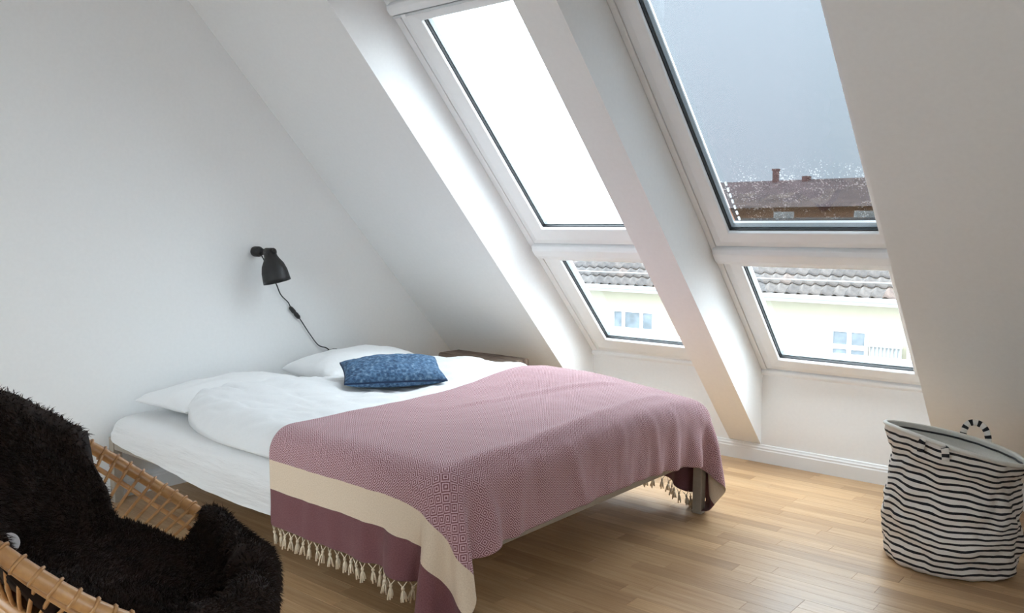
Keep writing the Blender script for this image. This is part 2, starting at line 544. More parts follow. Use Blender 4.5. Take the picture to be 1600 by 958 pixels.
td = empty('added_fill_window_back', ((HXA + HXB) / 2, YB - 0.1, GZ0), kind='structure')  # added out of view in the back wall, lets in extra fill daylight
a, c_, z0, z1, y0, y1 = HXA + 0.002, HXB - 0.002, GZ0 + 0.002, GZ1 - 0.002, YB - 0.14, YB - 0.06
f = MB().box(a, a + 0.06, y0, y1, z0, z1).box(c_ - 0.06, c_, y0, y1, z0, z1).box(a + 0.06, c_ - 0.06, y0, y1, z0, z0 + 0.07).box(a + 0.06, c_ - 0.06, y0, y1, z1 - 0.06, z1)
me = f.me('sash'); me.transform(Matrix.Translation(-td.location)); fo = link('sash', me, M['white_gloss'], td)
me = MB().box(a + 0.06, c_ - 0.06, YB - 0.102, YB - 0.098, z0 + 0.07, z1 - 0.06).me('glass_pane'); me.transform(Matrix.Translation(-td.location)); link('glass_pane', me, M['glass'], fo)

# ------------------------------------------------------------------ outside
M['cream'] = plain('cream_render', lin(170, 165, 145), 0.85, 4, 0.02, 0.03)
M['far_white'] = plain('white_window_paint', (0.85, 0.85, 0.85, 1), 0.5, 8, 0.02)
M['zinc'] = plain('zinc_gutter', (0.42, 0.44, 0.44, 1), 0.5, 10, 0.06)
M['asphalt'] = plain('grey_asphalt', (0.16, 0.16, 0.165, 1), 0.9, 2, 0.15)
t = NT('grey_clay_tile')
rnd = t.n('ObjectInfo').outputs['Random']
h = t.noise(9, 4)
c = t.mix(1.0, t.ramp(h, [(0.3, lin(58, 55, 54)), (0.7, lin(96, 91, 88))]), t.ramp(rnd, [(0, (0.7, 0.7, 0.72, 1)), (0.93, (1.05, 1.03, 1.02, 1)), (1.0, (1.35, 1.1, 1.0, 1))]), 'MULTIPLY')
M['tile'] = t.bsdf(c, 0.8, t.bump(h, 0.2, 0.02))
M['roof_base'] = plain('dark_roof_felt', (0.05, 0.05, 0.052, 1), 0.9, 3, 0.1)
M['brown'] = plain('brown_render', lin(150, 104, 78), 0.9, 1.2, 0.1)
M['brown_roof'] = plain('brown_grey_tile_roof', lin(118, 100, 96), 0.9, 2.5, 0.3)
M['pale_glass'] = plain('curtained_glass', (0.5, 0.52, 0.52, 1), 0.15, 3, 0.1, 0.0)
M['brick'] = plain('red_brown_chimney', lin(140, 105, 95), 0.9, 3, 0.15)

MB().box(-90, 90, -90, 90, -13.2, -13.0).build('ground', M['asphalt'], kind='structure')
EY, EZ = 14.0, -0.10
bl = empty('apartment_building', (-5.0, EY + 0.45, -13.0), label='cream apartment house with grey tiled roof across the street, through the lower panes', cat='building')
bo = Vector((-5.0, EY + 0.45, -13.0))
def bpart(name, mb, mat, parent=bl, bevel=0.0, **k):
    me = mb.me(name)
    me.transform(Matrix.Translation(-bo))
    return link(name, me, mat, parent, **k)
BX0, BX1 = -15.0, 4.0
bpart('wall', MB().box(BX0, BX1, EY + 0.45, EY + 7, -13.0, EZ - 0.16), M['cream'])
bpart('eaves_board', MB().prism([(EY + 0.02, EZ - 0.03), (EY + 0.45, EZ + 0.10), (EY + 0.45, EZ - 0.19), (EY + 0.30, EZ - 0.19), (EY + 0.05, EZ - 0.09)], 0, BX0, BX1), M['far_white'])
RP = math.radians(34); RL = 1.75
rc, rs = math.cos(RP), math.sin(RP)
roof = bpart('roof', MB().prism([(EY, EZ - 0.02), (EY + RL * rc, EZ - 0.02 + RL * rs), (EY + 2 * RL * rc, EZ - 0.02), ], 0, BX0, BX1), M['roof_base'])
bpart('gutter', MB().tube([(BX0, EY - 0.05, EZ - 0.045), (BX1, EY - 0.05, EZ - 0.045)], 0.055, 8), M['zinc'])
bpart('snow_guard', MB().tube([(BX0, EY + 0.30 * rc - 0.10 * rs, EZ + 0.36 * rs + 0.12), (BX1, EY + 0.30 * rc - 0.10 * rs, EZ + 0.36 * rs + 0.12)], 0.013, 6), M['zinc'])
# pantiles: a rolled profile, one object each
def tile_mesh():
    W, L = 0.262, 0.40
    prof = []
    for k in range(9):
        a = k / 8
        x = a * W
        z = 0.045 * math.sin(math.pi * min(1, a / 0.55)) if a < 0.55 else -0.008 * math.sin(math.pi * (a - 0.55) / 0.45)
        prof.append((x - W / 2, z))
    v, f = [], []
    for s, lift in ((0.0, 0.030), (L, 0.0)):
        for th in (0, -0.016):
            v += [(x, s, z + lift + th) for x, z in prof]
    n = 9
    for k in range(n - 1):
        f += [(k, k + 1, 2 * n + k + 1, 2 * n + k), (n + k + 1, n + k, 3 * n + k, 3 * n + k + 1), (n + k, n + k + 1, k + 1, k)]
    return mesh('tile', v, f, True)
tme = tile_mesh()
tme.materials.append(M['tile'])
rot = Matrix.Rotation(RP, 4, 'X')
nt_ = 0
for r in range(4):
    for k in range(73):
        x = BX0 + 0.14 + k * 0.26
        s = -0.03 + r * 0.36
        o = link('tile', tme, parent=roof)
        o.matrix_basis = Matrix.Translation(Vector((x, EY + s * rc, EZ + s * rs + 0.012)) - bo) @ Matrix.Rotation(random.uniform(-0.02, 0.02), 4, 'Z') @ rot
ridge = bpart('ridge', MB().tube([(BX0, EY + RL * rc, EZ + RL * rs), (BX1, EY + RL * rc, EZ + RL * rs)], 0.09, 8), M['tile'])

FW = EY + 0.45
def fwindow(xa, xb, zt, zb, cols, rows):
    mb = MB()
    y0, y1 = FW - 0.06, FW + 0.02
    b = 0.07
    mb.box(xa, xa + b, y0, y1, zb, zt).box(xb - b, xb, y0, y1, zb, zt).box(xa + b, xb - b, y0, y1, zt - b, zt).box(xa + b, xb - b, y0, y1, zb, zb + b)
    for c in cols: mb.box(xa + c - 0.045, xa + c + 0.045, y0 + 0.005, y1 - 0.003, zb + b, zt - b)
    for r in rows: mb.box(xa + b, xb - b, y0 + 0.012, y1 - 0.006, r - 0.05, r + 0.05)
    wn = bpart('window', mb, M['far_white'])
    xs = [0] + list(cols) + [xb - xa]
    zs = [zb] + sorted(rows) + [zt]
    for i in range(len(xs) - 1):
        for j in range(len(zs) - 1):
            bpart('pane', MB().box(xa + xs[i] + 0.02, xa + xs[i + 1] - 0.02, FW - 0.025, FW - 0.01, zs[j] + 0.02, zs[j + 1] - 0.02), M['far_glass'], wn)
fwindow(-8.38, -7.08, -0.74, -2.2, (0.36, 0.90), (-1.27,))
fwindow(-4.55, -3.98, -0.78, -2.2, (), (-1.30,))
fwindow(-2.66, -1.84, -0.82, -2.2, (0.42,), (-1.22,))
fwindow(-1.05, 0.05, -0.80, -2.2, (0.5,), (-1.22,))
fwindow(-12.4, -11.1, -0.76, -2.2, (0.36, 0.90), (-1.27,))
fwindow(1.4, 2.2, -0.82, -2.2, (0.42,), (-1.22,))
fb = MB().box(-1.80, -1.12, FW - 0.22, FW - 0.10, -1.14, -1.07).box(-1.80, -1.12, FW - 0.20, FW - 0.12, -1.62, -1.56)
for k in range(9):
    fb.box(-1.78 + k * 0.078, -1.75 + k * 0.078, FW - 0.18, FW - 0.15, -1.56, -1.14)
fb.box(-1.79, -1.13, FW - 0.14, FW - 0.12, -1.5, -1.14)
bpart('balcony_rail', fb, M['zinc'])

# the taller brown house behind
bo2 = Vector((0.0, 26.0, -13.0))
b2 = empty('brown_house', tuple(bo2), label='taller brown house with dark roof and chimney, behind the sun screen', cat='building')
def b2part(name, mb, mat, parent=b2):
    me = mb.me(name); me.transform(Matrix.Translation(-bo2)); return link(name, me, mat, parent)
HX0, HX1 = -14.9, 8.0
b2part('wall', MB().box(HX0, HX1, 26.0, 33, -13, 2.25), M['brown'])
b2part('roof', MB().prism([(25.6, 2.20), (29.5, 3.42), (33.4, 2.20)], 0, HX0 - 0.2, HX1 + 0.3), M['brown_roof'])
b2part('chimney', MB().box(-10.37, -10.17, 29.2, 29.4, 3.0, 3.80).box(-10.40, -10.14, 29.17, 29.43, 3.80, 3.88), M['brick'])
b2part('chimney', MB().box(-9.15, -8.88, 29.2, 29.5, 3.0, 3.54), M['brick'])
for xw in (-14.2, -11.6, -8.9, -6.0, -3.4, -0.8, 1.8):
    wn = b2part('window', MB().box(xw, xw + 0.76, 25.94, 26.02, 1.05, 2.05), M['far_white'])
    b2part('pane', MB().box(xw + 0.07, xw + 0.35, 25.92, 25.939, 1.12, 1.98), M['pale_glass'], wn)
    b2part('pane', MB().box(xw + 0.41, xw + 0.69, 25.92, 25.939, 1.12, 1.98), M['pale_glass'], wn)

# ------------------------------------------------------------------ bed
BX, BY0, BY1 = 2.165, -2.605, -0.965      # foot end and the two long sides of the frame
bed = empty('bed_frame', (0.03, (BY0 + BY1) / 2, 0), label='low taupe metal bed frame on square legs against the left wall', cat='bed')
def child(name, mb, mat, root, bevel=0.0, parent=None, **k):
    me = mb.me(name)
    me.transform(root.matrix_basis.inverted())
    o = link(name, me, mat, parent or root, **k)
    if bevel:
        md = o.modifiers.new('bevel', 'BEVEL'); md.width = bevel; md.segments = 2; md.limit_method = 'ANGLE'
    return o
LG = 0.042
for lx in (0.032, BX - LG):
    for ly in (BY0, BY1 - LG):
        child('leg', MB().box(lx, lx + LG, ly, ly + LG, 0.0, 0.298), M['metal'], bed, 0.003)
child('side_rail', MB().box(0.032 + LG, BX - LG, BY0 + 0.004, BY0 + 0.034, 0.246, 0.298), M['metal'], bed, 0.003)
child('side_rail', MB().box(0.032 + LG, BX - LG, BY1 - 0.034, BY1 - 0.004, 0.246, 0.298), M['metal'], bed, 0.003)
child('foot_rail', MB().box(BX - 0.036, BX - 0.004, BY0 + LG, BY1 - LG, 0.246, 0.298), M['metal'], bed, 0.003)
child('head_rail', MB().box(0.036, 0.068, BY0 + LG, BY1 - LG, 0.246, 0.298), M['metal'], bed, 0.003)
M['slat'] = plain('pale_birch_slat', (0.55, 0.42, 0.28, 1), 0.6, 20, 0.08)
for k in range(16):
    xs_ = 0.13 + k * 0.125
    child('slat', MB().box(xs_, xs_ + 0.06, BY0 + 0.035, BY1 - 0.035, 0.268, 0.284), M['slat'], bed)

# rounded rectangle ring
def rrect(x0, x1, y0, y1, r, n=10, dens=0.03):
    pts = []
    cs = [(x1 - r, y0 + r, -90), (x1 - r, y1 - r, 0), (x0 + r, y1 - r, 90), (x0 + r, y0 + r, 180)]
    for i, (cx, cy, a0) in enumerate(cs):
        for k in range(n + 1):
            a = math.radians(a0 + 90 * k / n)
            pts.append((cx + r * math.cos(a), cy + r * math.sin(a)))
        nx, ny, na = cs[(i + 1) % 4]
        ex, ey = pts[-1]
        fx, fy = nx + r * math.cos(math.radians(na)), ny + r * math.sin(math.radians(na))
        d = math.hypot(fx - ex, fy - ey)
        m = max(1, int(d / dens))
        pts += [(ex + (fx - ex) * k / m, ey + (fy - ey) * k / m) for k in range(1, m)]
    return pts

# mattress in a loose fitted sheet ---------------------------------------
MX0, MX1, MY0, MY1 = 0.045, 2.15, -2.612, -0.962
MTOP = 0.408
rings = [(-0.004, None, 0), (-0.006, 0.295, 0), (-0.006, 0.312, 0), (-0.005, 0.328, 0), (-0.004, 0.344, 0), (0.000, 0.365, 0), (0.008, 0.385, 0), (0.022, 0.399, 0), (0.045, 0.406, 0), (0.08, MTOP, 0), (0.13, MTOP, 0), (0.2, MTOP, 0), (0.3, MTOP, 0), (0.45, MTOP, 0), (0.6, MTOP, 0), (0.75, MTOP, 0)]
base_ring = rrect(MX0, MX1, MY0, MY1, 0.06)
n = len(base_ring)
mv, mf = [], []
def hem_z(x, y):
    z = 0.262 - 0.012 * math.sin(x * 3.0) + 0.006 * nz(x * 7, y * 7, 1.0)
    if y < MY0 + 0.1:
        z = 0.285 - 0.072 * min(1, max(0, (x - 0.08) / 0.9)) + 0.004 * nz(x * 9, 0, 2)
    return z
cxm, cym = (MX0 + MX1) / 2, (MY0 + MY1) / 2
for (off, z, _) in rings:
    for (x, y) in base_ring:
        hx, hy = (MX1 - MX0) / 2, (MY1 - MY0) / 2
        k = min(0.985, off / min(hx, hy))
        px = cxm + (x - cxm) * (1 - off / hx); py = cym + (y - cym) * (1 - off / hy)
        zz = hem_z(x, y) if z is None else z
        wv = nz(px * 6, py * 6, zz * 10) * 0.006
        if off < 0.03:
            dx, dy = (x - cxm) / hx, (y - cym) / hy
            if abs(dy) > 0.97: py += math.copysign(1, dy) * (wv * 1.3 + 0.008 * nz(px * 1.5, zz * 30, 5.0, 3) - 0.022 * min(1, max(0, (px - 1.30) / 0.08)))
            if dx > 0.9: px -= 0.018
            if off < 0 and zz < 0.30 and dy < -0.97: py += 0.004
        else:
            zz += wv * 0.7
        # the head corner of the near side slumps a little
        if px < 0.5 and py < MY0 + 0.25:
            zz -= 0.020 * (1 - max(0, px) / 0.5) * (1 - (py - MY0) / 0.25 if py > MY0 else 1) * (1 if zz > 0.33 else 0)
        mv.append((px, py, zz))
for i in range(len(rings) - 1):
    mf += [(i * n + k, i * n + (k + 1) % n, (i + 1) * n + (k + 1) % n, (i + 1) * n + k) for k in range(n)]
mf.append(tuple((len(rings) - 1) * n + k for k in range(n)))
mo = empty('mattress', (cxm, cym, 0.285), label='thick mattress under a rumpled white fitted sheet', cat='mattress')
me = mesh('sheet', mv, mf, True); me.transform(Matrix.Translation(-Vector((cxm, cym, 0.285))))
sh_ = link('sheet', me, M['sheet'], mo)
sh_.modifiers.new('sub', 'SUBSURF').render_levels = 1
core = MB().box(MX0 + 0.03, MX1 - 0.03, MY0 + 0.03, MY1 - 0.03, 0.300, 0.385)
child('core', core, M['sheet'], mo, 0.02)

# duvet --------------------------------------------------------------------
def sd_rr(x, y, x0, x1, y0, y1, r):
    qx = abs(x - (x0 + x1) / 2) - (x1 - x0) / 2 + r
    qy = abs(y - (y0 + y1) / 2) - (y1 - y0) / 2 + r
    return math.hypot(max(qx, 0), max(qy, 0)) + min(max(qx, qy), 0) - r

DX0, DX1, DY0, DY1 = 0.44, 2.145, -2.585, -0.985
def duvet_bump(x, y):
    g = lambda cx, cy, sx_, sy_: math.exp(-((x - cx) / sx_) ** 2 - ((y - cy) / sy_) ** 2)
    h = 0.055 * g(1.45, -1.25, 0.45, 0.32) + 0.035 * g(0.85, -1.15, 0.3, 0.25) - 0.030 * g(0.95, -1.70, 0.22, 0.2) + 0.015 * g(1.9, -1.75, 0.5, 0.35) + 0.03 * g(0.6, -2.2, 0.25, 0.3)
    h -= 0.035 * g(2.2, -0.9, 0.35, 0.35)
    return h
def duvet_top(x, y, fine=True):
    x0 = DX0 + 0.06 * math.sin(y * 3.1 + 0.6)
    y0 = DY0 + (0.10 * max(0, (0.95 - x) / 0.5) ** 1.5 if x < 0.95 else 0)
    d = -sd_rr(x, y, x0, DX1, y0, DY1, 0.16)
    if d <= 0: return None
    r = 0.11
    f = math.sqrt(max(0, 1 - (1 - min(d / r, 1)) ** 2))
    z = 0.125 + duvet_bump(x, y)
    if fine:
        cov = min(1, max(0, (x - 1.22) / 0.12))
        wr_ = abs(nz(x * 3.0 + 0.6 * y, y * 7.5 - x * 2, 3.0, 3))
        z += (0.016 * nz(x * 4.5, y * 9, 3.0, 4) - 0.065 * max(0, 0.20 - wr_)) * min(1, d / 0.08) * (1 - cov)
        z -= 0.024 * cov
    return MTOP + 0.006 + z * f
nx_, ny_ = 116, 108
gx = np.linspace(DX0 - 0.08, DX1 + 0.0, nx_); gy = np.linspace(DY0, DY1, ny_)
# warp a square grid into the duvet outline, so its rim closes on the mattress
P = np.zeros((nx_, ny_, 3))
for i in range(nx_):
    for j in range(ny_):
        a, b = i / (nx_ - 1) * 2 - 1, j / (ny_ - 1) * 2 - 1
        # cosine spacing: more rows near the rim
        a, b = math.sin(a * math.pi / 2), math.sin(b * math.pi / 2)
        # square to disc-like corner rounding
        m_ = 0.06
        a2, b2 = a * (1 - m_ * b ** 6 * abs(a) ** 2), b * (1 - m_ * a ** 6 * abs(b) ** 2)
        y = (DY0 + DY1) / 2 + b2 * (DY1 - DY0) / 2
        x0 = DX0 + 0.06 * math.sin(y * 3.1 + 0.6)
        x = (x0 + DX1) / 2 + a2 * (DX1 - x0) / 2
        if x < 0.95 and y < -1.9:
            k = max(0, (0.95 - x) / 0.5) ** 1.5
            y = y + 0.10 * k * max(0, (-1.9 - y) / 0.685)
        z = duvet_top(x, y)
        edge = max(abs(a), abs(b)) > 0.9999
        if z is None or edge: z = MTOP + 0.006
        P[i, j] = (x, y, z)
D0 = Vector((1.3, -1.78, MTOP + 0.004))
P2_ = P - np.array(D0)
me = grid_mesh('duvet', P2_, flip=False)
b = bmesh.new(); b.from_mesh(me)
bot = bmesh.ops.contextual_create(b, geom=[e for e in b.edges if e.is_boundary])
bmesh.ops.recalc_face_normals(b, faces=b.faces)
b.to_mesh(me); b.free()
duv = link('duvet', me, M['duvet'], label='puffy white duvet spread over the mattress, half under the mauve throw', cat='duvet')
duv.location = D0

# pillows --------------------------------------------------------------------
def pillow_mesh(name, W, D, H, seed, nu=40, nv=30, pinch=0.09, wr=0.012, ex=0.42, pipe=0.0):
    vs_, fs_ = [], []
    top = np.zeros((nu, nv), int); bt = np.zeros((nu, nv), int)
    for i in range(nu):
        for j in range(nv):
            u = math.sin((i / (nu - 1) * 2 - 1) * math.pi / 2); v = math.sin((j / (nv - 1) * 2 - 1) * math.pi / 2)
            x = W / 2 * u * (1 - pinch * (1 - v * v)); y = D / 2 * v * (1 - pinch * (1 - u * u))
            th = H / 2 * (max(0, (1 - u * u)) * max(0, (1 - v * v))) ** ex
            q = nz(u * 2.2 + seed, v * 2.2, seed, 4) * wr * min(1, th / (H * 0.12))
            rad = nz(math.atan2(v, u) * 2.2 + seed, 0.3, 0) * wr * 0.8 * (abs(u) ** 4 + abs(v) ** 4) * min(1, th / (H * 0.12))
            top[i, j] = len(vs_); vs_.append((x, y, th + q + rad))
            if 0 < i < nu - 1 and 0 < j < nv - 1:
                bt[i, j] = len(vs_); vs_.append((x, y, -th * 0.8 - q * 0.3))
            else: bt[i, j] = top[i, j]
    for i in range(nu - 1):
        for j in range(nv - 1):
            fs_.append((top[i, j], top[i + 1, j], top[i + 1, j + 1], top[i, j + 1]))
            fs_.append((bt[i, j], bt[i, j + 1], bt[i + 1, j + 1], bt[i + 1, j]))
    return mesh(name, vs_, fs_, True)
pl1 = link('pillow', pillow_mesh('pillow', 0.42, 0.70, 0.15, 3.3), M['pillow'], label='thin white pillow at the near side, half under the duvet', cat='pillow', group='white pillows at the bed head')
pl1.location = (0.305, -2.16, MTOP + 0.068); pl1.rotation_euler = (math.radians(2), math.radians(0), 0.03)
pl2 = link('pillow', pillow_mesh('pillow', 0.42, 0.74, 0.22, 8.1), M['pillow'], label='plump white pillow behind the blue cushion, below the lamp cord', cat='pillow', group='white pillows at the bed head')
pl2.location = (0.32, -1.36, MTOP + 0.090); pl2.rotation_euler = (0, math.radians(4), -0.04)

# blue cushion -----------------------------------------------------------------
t = NT('indigo_printed_cotton')
co = t.n('TexCoord').outputs['Object']
n1 = t.noise(85, 3, 0.6, co); n2 = t.noise(14, 3, 0.5, co)
vo = t.n('TexVoronoi', _Scale=60.0); t.l(co, vo.inputs['Vector'])
sp = t.math('MULTIPLY_ADD', n1, 0.8, t.math('MULTIPLY', vo.outputs['Distance'], 0.35))
c = t.ramp(sp, [(0.36, lin(20, 38, 62)), (0.5, lin(48, 78, 108)), (0.62, lin(76, 108, 140)), (0.8, lin(136, 162, 184))])
c = t.mix(0.35, c, t.ramp(n2, [(0.35, lin(36, 60, 88)), (0.65, lin(84, 116, 148))]))
M['indigo'] = t.bsdf(c, 0.9, t.bump(n1, 0.15, 0.003))
M['indigo_edge'] = plain('dark_indigo_piping', lin(24, 44, 74), 0.85, 60, 0.1)
cush = empty('cushion', (0.925, -1.69, 0.584), label='small indigo blue patterned cushion lying on the white duvet', cat='cushion')
cush.rotation_euler = (Matrix.Rotation(YAW + math.radians(15), 3, 'Z') @ Matrix.Rotation(math.radians(9), 3, 'X')).to_euler()
cm = pillow_mesh('cover', 0.46, 0.31, 0.13, 5.0, 44, 32, 0.05, 0.008, 0.36)
cv = link('cover', cm, M['indigo'], cush)
W_, D_ = 0.46, 0.31
loop = []
for k in range(4):
    for q in range(14):
        s_ = q / 14 * 2 - 1
        u, v = [(s_, -1), (1, s_), (-s_, 1), (-1, -s_)][k]
        loop.append((W_ / 2 * u * (1 - 0.05 * (1 - v * v)), D_ / 2 * v * (1 - 0.05 * (1 - u * u)), 0.0))
link('piping', MB().tube(loop, 0.0045, 6, closed=True).me('piping'), M['indigo_edge'], cush)

# mauve throw: a small cloth simulation over the bed ------------------------------
TX0 = 1.315                      # head-side edge on the bed
LEN = 2.31                       # fringe to fringe, across the bed
WID = 1.095
NU, NV = 118, 56
uu = np.linspace(0, LEN, NU); vv = np.linspace(0, WID, NV)
U, V = np.meshgrid(uu, vv, indexing='ij')
UVr = np.stack([V, U], -1)
Y0 = -2.625 - 0.285             # near fringe edge when laid flat
X = np.stack([TX0 + V * 0.985 + 0.004 * np.sin(U * 9), Y0 + U, 0.66 + 0.012 * np.sin(V * 21 + U * 7) * np.sin(U * 4)], -1)
X[..., 2] += 0.0015 * RNG.standard_normal(U.shape)
CB0 = np.array([0.30, -2.618, 0.235]); CB1 = np.array([2.182, -0.952, 0.537])
RR = np.array(0.085)
def bump_np(x, y):
    g = lambda cx, cy, sx_, sy_: np.exp(-((x - cx) / sx_) ** 2 - ((y - cy) / sy_) ** 2)
    return 0.055 * g(1.45, -1.25, 0.45, 0.32) + 0.035 * g(0.85, -1.15, 0.3, 0.25) - 0.030 * g(0.95, -1.70, 0.22, 0.2) + 0.015 * g(1.9, -1.75, 0.5, 0.35) + 0.03 * g(0.6, -2.2, 0.25, 0.3) - 0.035 * g(2.2, -0.9, 0.35, 0.35)
cen, half = (CB0 + CB1) / 2, (CB1 - CB0) / 2
R2 = 0.03
def collide(X, Xp):
    p = X - cen
    p[..., 2] -= bump_np(X[..., 0], X[..., 1])
    # rounded rectangle in plan, then a rounded top edge
    q = np.abs(p[..., :2]) - (half[:2] - R2)
    qm = np.maximum(q, 0)
    ln = np.linalg.norm(qm, axis=-1)
    s2 = ln + np.minimum(q.max(-1), 0) - R2
    g2 = np.where(ln[..., None] > 1e-9, qm / np.maximum(ln, 1e-9)[..., None], (q == q.max(-1, keepdims=True)).astype(float)) * np.sign(p[..., :2])
    w2 = np.stack([s2 + RR, np.abs(p[..., 2]) - half[2] + RR], -1)
    wm = np.maximum(w2, 0)
    wl = np.linalg.norm(wm, axis=-1)
    d = wl + np.minimum(w2.max(-1), 0) - RR
    gw = np.where(wl[..., None] > 1e-9, wm / np.maximum(wl, 1e-9)[..., None], (w2 == w2.max(-1, keepdims=True)).astype(float))
    g = np.concatenate([g2 * gw[..., :1], (gw[..., 1] * np.sign(p[..., 2]))[..., None]], -1)
    hit = d < 0
    X = np.where(hit[..., None], X - g * d[..., None], X)
    # friction: keep most of the previous position on contact
    fr = 0.75
    X = np.where(hit[..., None], X + (Xp - X) * fr * (1 - np.abs(g)), X)
    return X
du, dv = uu[1] - uu[0], vv[1] - vv[0]
dd = math.hypot(du, dv)
def solve(a, b, L, k):
    d = b - a
    l = np.sqrt((d * d).sum(-1, keepdims=True)) + 1e-9
    c = d * ((l - L) / l * 0.5 * k)
    a += c; b -= c
def relax(X):
    for s in (0, 1):
        a = X[s:NU - 1:2]; b = X[s + 1:NU:2]; m_ = min(len(a), len(b)); solve(a[:m_], b[:m_], du, 1.0)
    for s in (0, 1):
        a = X[:, s:NV - 1:2]; b = X[:, s + 1:NV:2]; m_ = min(a.shape[1], b.shape[1]); solve(a[:, :m_], b[:, :m_], dv, 1.0)
    for s in (0, 1):
        a = X[s:NU - 1:2, :-1]; b = X[s + 1:NU:2, 1:]; m_ = min(len(a), len(b)); solve(a[:m_], b[:m_], dd, 0.35)
        a = X[s:NU - 1:2, 1:]; b = X[s + 1:NU:2, :-1]; m_ = min(len(a), len(b)); solve(a[:m_], b[:m_], dd, 0.35)
    st = 3
    for s in range(2 * st):
        if s % (2 * st) >= st: continue
        for r0 in (s, s + st):
            a = X[r0:NU - st:2 * st]; b = X[r0 + st:NU:2 * st]; m_ = min(len(a), len(b)); solve(a[:m_], b[:m_], du * st, 0.10)
            a = X[:, r0:NV - st:2 * st]; b = X[:, r0 + st:NV:2 * st]; m_ = min(a.shape[1], b.shape[1]); solve(a[:, :m_], b[:, :m_], dv * st, 0.10)
Vel = np.zeros_like(X)
dt = 1 / 60
for step in range(130):
    Xp = X.copy()
    Vel[..., 2] -= 9.8 * dt
    Vel *= 0.965
    X = X + Vel * dt
    for it in range(16):
        relax(X)
        X = collide(X, Xp)
        X[..., 2] = np.maximum(X[..., 2], 0.02)
    Vel = (X - Xp) / dt
    sp_ = np.linalg.norm(Vel, axis=-1, keepdims=True)
    Vel *= np.minimum(1, 2.0 / np.maximum(sp_, 1e-6))
# creases pressed into the cloth: fold lines, tucks at the foot edge, vertical pleats in the hanging sides
gu = np.gradient(X, axis=0); gv = np.gradient(X, axis=1)
Nn = np.cross(gv, gu); Nn /= np.linalg.norm(Nn, axis=-1, keepdims=True) + 1e-9
if Nn[NU // 2, NV // 3, 2] < 0: Nn = -Nn
ga = lambda x, s: np.exp(-(x / s) ** 2)
def win(x, a, b, s): return 1 / (1 + np.exp(-(x - a) / s)) / (1 + np.exp((x - b) / s))
E_ = 0.010 * ga(V - (0.775 + 0.035 * np.sin(U * 2.6)), 0.020) * win(U, 0.35, 1.75, 0.06)
E_ -= 0.006 * ga(V - (0.815 + 0.035 * np.sin(U * 2.6)), 0.022) * win(U, 0.35, 1.75, 0.06)
E_ += 0.006 * ga(V - (0.30 + 0.28 * (U - 1.05)), 0.018) * win(U, 0.95, 1.75, 0.05)
E_ -= 0.004 * ga(V - (0.335 + 0.28 * (U - 1.05)), 0.02) * win(U, 0.95, 1.75, 0.05)
hang = win(V, 0.86, 3.0, 0.015)
for c0, am, sl in ((0.46, 0.010, 0.25), (0.62, 0.007, -0.2), (0.70, -0.006, 0.1), (0.93, 0.009, 0.35), (1.02, -0.005, 0.2), (1.22, 0.008, -0.1), (1.36, -0.006, 0.1), (1.46, 0.009, 0.2), (1.62, 0.008, 0.0), (1.74, -0.006, 0.0), (1.84, 0.009, -0.2)):
    E_ += am * ga(U - (c0 + sl * (V - 0.95)), 0.024) * hang
nside = win(U, -1.0, 0.30, 0.02)
for c0, am in ((0.22, 0.005), (0.38, -0.004), (0.52, 0.006), (0.66, -0.004), (0.74, 0.006)):
    E_ += am * ga(V - (c0 + 0.1 * U), 0.022) * nside
fn = np.array([[nz(V[i, j] * 9, U[i, j] * 6, 1.7, 3) for j in range(NV)] for i in range(NU)])
E_ += 0.0035 * fn * (U > 0.05) * (U < LEN - 0.05)
E_ = np.maximum(E_, -0.004)
X = X + Nn * (E_ + 0.004)[..., None]
TH0 = Vector((1.75, -1.78, 0.55))
throw = empty('throw', tuple(TH0), label='mauve woven throw with cream stripe and tasselled fringe over the foot of the bed', cat='blanket')
t = NT('mauve_diamond_weave')
uvn = t.n('UVMap').outputs[0]
sep = t.n('SeparateXYZ'); t.l(uvn, sep.inputs[0])
ux, vy = sep.outputs[0], sep.outputs[1]
def tri(x, s): return t.math('ABSOLUTE', t.math('SUBTRACT', t.math('FRACT', t.math('MULTIPLY', x, s)), 0.5))
dia = t.math('ADD', tri(ux, 30.0), tri(vy, 30.0))
line = t.math('GREATER_THAN', t.math('FRACT', t.math('MULTIPLY', dia, 4.0)), 0.50)
th = t.noise(260, 2, 0.5, uvn)
big = t.noise(5, 3, 0.5, uvn)
mauve = t.ramp(th, [(0.3, lin(112, 66, 70)), (0.7, lin(138, 92, 96))])
light = t.ramp(th, [(0.3, lin(196, 156, 162)), (0.7, lin(216, 182, 186))])
c = t.mix(line, mauve, light)
# plain hem strip and cream stripe, measured from the nearer fringed end
e1 = t.math('MINIMUM', vy, t.math('SUBTRACT', LEN, vy))
plainm = t.math('LESS_THAN', e1, 0.133)
c = t.mix(plainm, c, t.ramp(th, [(0.3, lin(104, 63, 66)), (0.7, lin(126, 81, 84))]))
stripe = t.math('MULTIPLY', t.math('GREATER_THAN', e1, 0.133), t.math('LESS_THAN', e1, 0.236))
c = t.mix(stripe, c, t.ramp(th, [(0.3, lin(214, 192, 166)), (0.7, lin(228, 208, 184))]))
M['throw'] = t.bsdf(c, 0.92, t.bump(t.math('MULTIPLY_ADD', big, 2.0, t.math('MULTIPLY_ADD', line, 0.12, t.math('MULTIPLY', th, 0.15))), 0.25, 0.012), Sheen_Weight=0.1)
M['cream_yarn'] = plain('cream_yarn', lin(222, 204, 178), 0.95, 300, 0.1, 0.2)
me = grid_mesh('cloth', X - np.array(TH0), UVr)
clo = link('cloth', me, M['throw'], throw)
so = clo.modifiers.new('thick', 'SOLIDIFY'); so.thickness = 0.004; so.offset = 0
